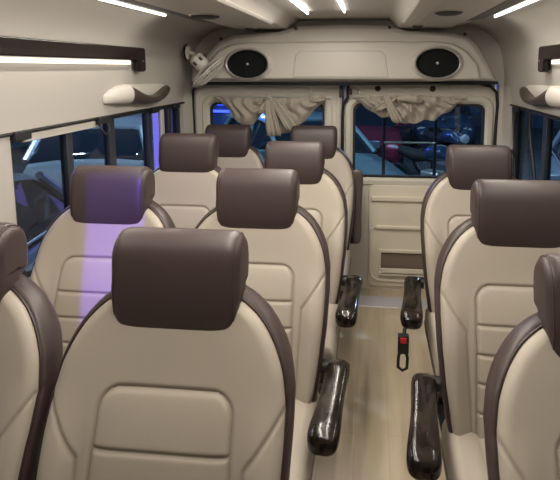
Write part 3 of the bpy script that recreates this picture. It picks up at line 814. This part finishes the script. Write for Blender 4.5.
def car(x,y,rot,mat,label,name='parked_car'):
    # local: front towards -y, length 4.1
    t = empty(name, (x,y,GZ), label, 'car', rot=(0,0,R(rot)))
    # y, half width, z shoulder, z bottom
    tab = [(-2.05,.60,.52,.34),(-2.0,.72,.66,.28),(-1.8,.80,.74,.24),(-1.4,.84,.84,.24),(-.8,.86,.93,.22),(0,.87,.95,.20),(1.0,.87,.97,.22),(1.6,.85,.97,.24),(1.95,.78,.92,.28),(2.05,.68,.60,.34)]
    m = MB(); rings = []
    for y_ in np.linspace(-2.05,2.05,36):
        w,zs,zb = lerp_tab(tab,y_)
        # wheel arches lift the sill
        arch = max([0]+[math.sqrt(max(0,.37**2-(y_-c)**2)) for c in (-1.25,1.25)])
        zb2 = max(zb, .31+arch-.02) if arch>0 else zb
        rings.append([(-w*.55,y_,zb),(-w*.86,y_,zb2),(-w,y_,max(zb2+.02,zs*.62)),(-w*.99,y_,zs*.88),(-w*.90,y_,zs),(-w*.5,y_,zs+.035),(0,y_,zs+.045),(w*.5,y_,zs+.035),(w*.90,y_,zs),(w*.99,y_,zs*.88),(w,y_,max(zb2+.02,zs*.62)),(w*.86,y_,zb2),(w*.55,y_,zb)])
    m.rings(rings); m.build('body', mat, t, angle=50)
    g = MB(); gt = [(-.95,.70,.93),(-.35,.66,1.38),(0,.65,1.44),(.8,.64,1.44),(1.35,.62,1.36),(1.78,.66,.97)]
    rings = []
    for y_ in np.linspace(-.95,1.78,22):
        w,z = lerp_tab(gt,y_); zb = .92
        rings.append([(-.80,y_,zb),(-w-(0.1)*(1-(z-.92)/.52),y_,z-.03),(-w*.9,y_,z),(0,y_,z+.02),(w*.9,y_,z),(w+(0.1)*(1-(z-.92)/.52),y_,z-.03),(.80,y_,zb)])
    g.rings(rings); cab = g.build('cabin_glass', M['carglass'], t, angle=50)
    r_ = MB(); rings = []
    for y_ in np.linspace(-.33,1.35,14):
        w,z = lerp_tab(gt,y_); rings.append([(-w-.03,y_,z-.035),(-w*.9,y_,z+.012),(0,y_,z+.035),(w*.9,y_,z+.012),(w+.03,y_,z-.035),(0,y_,z-.03)])
    r_.rings(rings); r_.build('roof', mat, t, angle=50)
    pl = MB()
    for s in (-1,1):
        pl.tube([(s*.80,-.95,.93),(s*.70,-.34,1.375)], .035, n=8); pl.tube([(s*.80,.25,.93),(s*.69,.25,1.42)], .03, n=8); pl.tube([(s*.79,1.70,.97),(s*.66,1.34,1.36)], .05, n=8)
    pl.build('pillar', mat, t)
    for s in (-1,1):
        for c in (-1.25,1.25):
            w_ = MB(); w_.lathe([(.2,-.10),(.29,-.10),(.31,-.07),(.31,.07),(.29,.10),(.2,.10)], (s*.76,c,.31), 'x', n=28); wh = w_.build('wheel', M['tyre'], t)
            h_ = MB(); h_.lathe([(.001,s*.085),(.05,s*.095),(.20,s*.075),(.21,s*.09),(.21,0),(.001,0)] , (s*.76,c,.31), 'x', n=20); h_.build('hubcap', M['rim'], wh)
        hl = MB(); hl.lathe([(.001,-.08),(.7,-.07),(1,0),(.001,.02)], (s*.56,-1.90,.62), 'y', n=20, sx=.17, sy=.07); hl.build('headlight', M['lamp'], t)
        mr = MB(); mr.box(s*.98-.08,s*.98+.08,-.72,-.58,.93,1.05); mr.tube([(s*.80,-.62,.93),(s*.95,-.64,.98)], .02, n=6); mr.build('mirror', mat, t, bevel=.03)
    for s in (-1,1):
        bl = MB(); bl.tube([(s*.80,-.92,.955),(s*.815,0,.985),(s*.80,1.65,.99)], .012, n=6); tag(bl.build('belt_trim', M['rim'], t), 'bright belt line trim')
    n_ = MB(); n_.box(-.25,.25,-2.09,-2.06,.38,.50); n_.build('number_plate', M['plate'], t, bevel=.004)
    gr = MB()
    for k in range(4): gr.box(-.40,.40,-2.075,-2.0,.54+k*.035,.56+k*.035)
    gr.build('grille', M['tyre'], t, smooth=False)
    return t
car(-3.2,3.3,190,P['grey'],'dark grey car close outside the left window')
car(-4.3,8.3,196,P['silver'],'silver blue car seen through the left window, further back')
car(-6.9,13.4,6,P['white'],'pale car furthest back outside the left window')
car(-1.15,8.3,35,P['teal'],'pale teal car behind the left rear door')
car(2.0,15.8,-4,P['blue'],'dark blue car facing the right rear window')
car(-.3,12.4,4,P['maroon'],'maroon car beyond the rear doors')
car(3.1,6.3,-12,P['white'],'pale car outside the right window')
def bike(x,y,rot,label):
    t = empty('motorcycle', (x,y,GZ), label, 'motorcycle', rot=(0,0,R(rot)))
    for c in (-.65,.65):
        m = MB(); m.tube([(0,c+.29*math.cos(2*PI*k/30),.31+.29*math.sin(2*PI*k/30)) for k in range(30)], .045, n=10, loop=True); w = m.build('wheel', M['tyre'], t)
        m = MB()
        m.tube([(0,c+.24*math.cos(2*PI*k/24),.31+.24*math.sin(2*PI*k/24)) for k in range(24)], .012, n=6, loop=True)
        for k in range(12): m.tube([(0,c,.31),(0,c+.24*math.cos(2*PI*k/12),.31+.24*math.sin(2*PI*k/12))], .004, n=5)
        m.build('rim', M['rim'], w)
    m = MB(); m.tube([(0,-.35,.80),(0,-.2,.90),(0,.02,.88),(0,.12,.80)], [.06,.13,.12,.06], n=14); m.build('fuel_tank', P['blue'], t)
    m = MB(); m.tube([(0,.05,.80),(0,.3,.80),(0,.62,.86)], [.06,.11,.08], n=12); m.build('saddle', M['tyre'], t)
    m = MB(); m.tube([(0,-.42,.88),(0,-.30,.55),(0,.0,.35),(0,.65,.31)], .025); m.tube([(0,-.40,.82),(0,.1,.75),(0,.5,.78)], .022); m.build('frame', M['blackmetal'], t)
    m = MB(); m.box(-.12,.12,-.2,.15,.30,.60); m.build('engine', M['silver'], t, bevel=.04)
    m = MB(); m.tube([(-.06,-.65,.31),(-.07,-.40,.92)], .022); m.tube([(.06,-.65,.31),(.07,-.40,.92)], .022); m.build('fork', M['chrome'], t)
    m = MB(); m.tube([(-.36,-.22,1.06),(-.25,-.32,1.06),(0,-.40,.96),(.25,-.32,1.06),(.36,-.22,1.06)], .014); m.build('handlebar', M['chrome'], t)
    m = MB(); m.lathe([(.001,-.02),(.08,-.01),(.09,.03),(.05,.12),(.001,.14)], (0,-.52,.88), 'y', n=20); m.build('headlamp', M['lamp'], t)
    for s in (-1,1):
        m = MB(); m.tube([(s*.30,-.26,1.07),(s*.33,-.28,1.20)], .006, n=6); m.lathe([(.001,-.01),(.05,-.008),(.05,.008),(.001,.01)], (s*.33,-.28,1.24), 'y', n=16); m.build('mirror', M['chrome'], t)
bike(.95,8.3,50,'motorcycle with round mirrors behind the right rear window'); bike(1.45,10.4,35,'second motorcycle, nearer the edge of the right rear window')
# building beyond
bwall = principled('dim_blue_wall', (.05,.08,.16), .8, vary=(1.2,(.08,.12,.22),(1,1,1)))
t = empty('shop_building', (0,20,GZ), 'dim building across the lot behind the rear doors', 'building')
m = MB(); m.box(-14,14,0,2,0,5.0); m.build('facade', bwall, t, smooth=False)
m = MB(); m.box(-14,14,-1.0,0,3.1,3.3); m.build('canopy', M['frame'], t, bevel=.02)
for k in range(7):
    m = MB(); m.box(-11.5+k*3.6,-9.5+k*3.6,-.05,.02,0,2.6); m.build('shutter', P['grey'], t, bevel=.02)
t = empty('boundary_wall', (-10,8,GZ), 'pale grey boundary wall beyond the parked cars on the left', 'wall')
m = MB(); m.box(-.2,.2,-14,9,0,2.2); m.build('masonry', principled('wall_plaster',(.16,.24,.30),.8,vary=(2,(.22,.30,.36),(1,1,1))), t, smooth=False)
m = MB(); m.box(-.28,.28,-14,9,2.2,2.3); m.build('coping', M['sill'], t, bevel=.02)
# neon tubes
M['neon'] = emissive('neon_blue', (.05,.08,1.), 5); M['neonp'] = emissive('neon_purple', (.34,.24,1.), 1.2)
def neon(x,y,z,l,mat,label,rotz=0):
    t = empty('neon_light', (x,y,z), label, 'neon light', rot=(0,0,rotz))
    m = MB(); m.tube([(-l/2,0,0),(l/2,0,0)], .05, n=10); m.build('tube', mat, t)
    m = MB(); m.box(-l/2-.05,l/2+.05,.05,.14,-.08,.08); m.build('housing', M['blackmetal'], t, bevel=.01)
t = empty('neon_sign', (-3.6,12.0,GZ), 'blue neon sign panel glowing behind the left rear window', 'sign')
m = MB(); m.box(-1.3,1.3,0,.14,0,2.15); m.build('panel', P['blue'], t, bevel=.03)
for k in range(5):
    m = MB(); m.tube([(-1.1,-.06,1.2+k*.17),(1.1,-.06,1.2+k*.17)], .03, n=8); m.build('tube', M['neon'], t)
t = empty('neon_sign', (-2.25,5.55,GZ), 'narrow upright purple light box at the rear end of the left window', 'sign')
m = MB(); m.box(-.16,.16,-.04,.10,0,2.3); m.build('housing', P['grey'], t, bevel=.02)
m = MB(); m.box(-.14,.14,-.06,-.04,.9,2.22); m.build('light_face', M['neonp'], t, bevel=.01)
def light(kind,name,loc,energy,color,size=1,target=None,sizey=None):
    l = bpy.data.lights.new(name,kind); l.energy = energy; l.color = color
    if kind == 'AREA':
        l.size = size
        if sizey: l.shape = 'RECTANGLE'; l.size_y = sizey
    elif kind == 'POINT': l.shadow_soft_size = size
    o = bpy.data.objects.new(name,l); COL.objects.link(o); o.location = loc
    if target: o.rotation_euler = (Vector(target)-Vector(loc)).to_track_quat('-Z','Y').to_euler()
    return o
light('POINT','added_light_left',(-4.5,5.0,3.6),600,(.72,.84,1.),.15)  # added point light to brighten the lot, no lamp seen there
light('POINT','added_light_rear',(-1.6,6.2,4.2),600,(.6,.80,1.),.15)  # added as well, lights the cars behind the rear doors
light('POINT','added_light_right',(2.8,9.5,3.8),450,(.6,.72,1.),.15)  # added as well, lights the right side of the lot
light('POINT','blue_lamp',(-2.6,10.8,1.9),200,(.10,.14,1.),.1)
light('POINT','purple_lamp',(-2.1,2.1,1.75),26,(.40,.22,1.),.06)

w = bpy.data.worlds.new('night'); bpy.context.scene.world = w; w.use_nodes = True
bg = w.node_tree.nodes['Background']; bg.inputs[0].default_value = (.06,.09,.14,1); bg.inputs[1].default_value = .6

# ------------------------------------------------------------------ camera
cd = bpy.data.cameras.new('camera'); cam = bpy.data.objects.new('camera', cd); COL.objects.link(cam)
cam.location = (0,0,1.58); cam.rotation_euler = (R(82),0,R(6))
cd.sensor_fit = 'HORIZONTAL'; cd.sensor_width = 36; cd.lens = 525/560*36; cd.shift_x = -.0666; cd.shift_y = -.1754; cd.clip_start = .02
S = bpy.context.scene; S.camera = cam
vs = S.view_settings; vs.view_transform = 'Standard'; vs.look = 'None'; vs.gamma = 1; vs.use_curve_mapping = False; vs.exposure = 0.40

for nm,x,y1,z,e,tilt in (('strip_left',-1.0475,2.62,1.8375,5.8,0),('strip_right',.6245,2.86,1.8375,7.5,0),('strip_mid_left',-.3665,2.98,1.873,10.5,0),('strip_mid_right',-.1615,2.98,1.880,10.5,0)):
    l = bpy.data.lights.new(nm,'AREA'); l.shape = 'RECTANGLE'; y0 = .45; l.size = .009; l.size_y = y1-y0; l.energy = e; l.color = (1.,.93,.82)
    o = bpy.data.objects.new(nm,l); COL.objects.link(o); o.location = (x,(y0+y1)/2,z); o.rotation_euler = (0,R(-tilt),0)
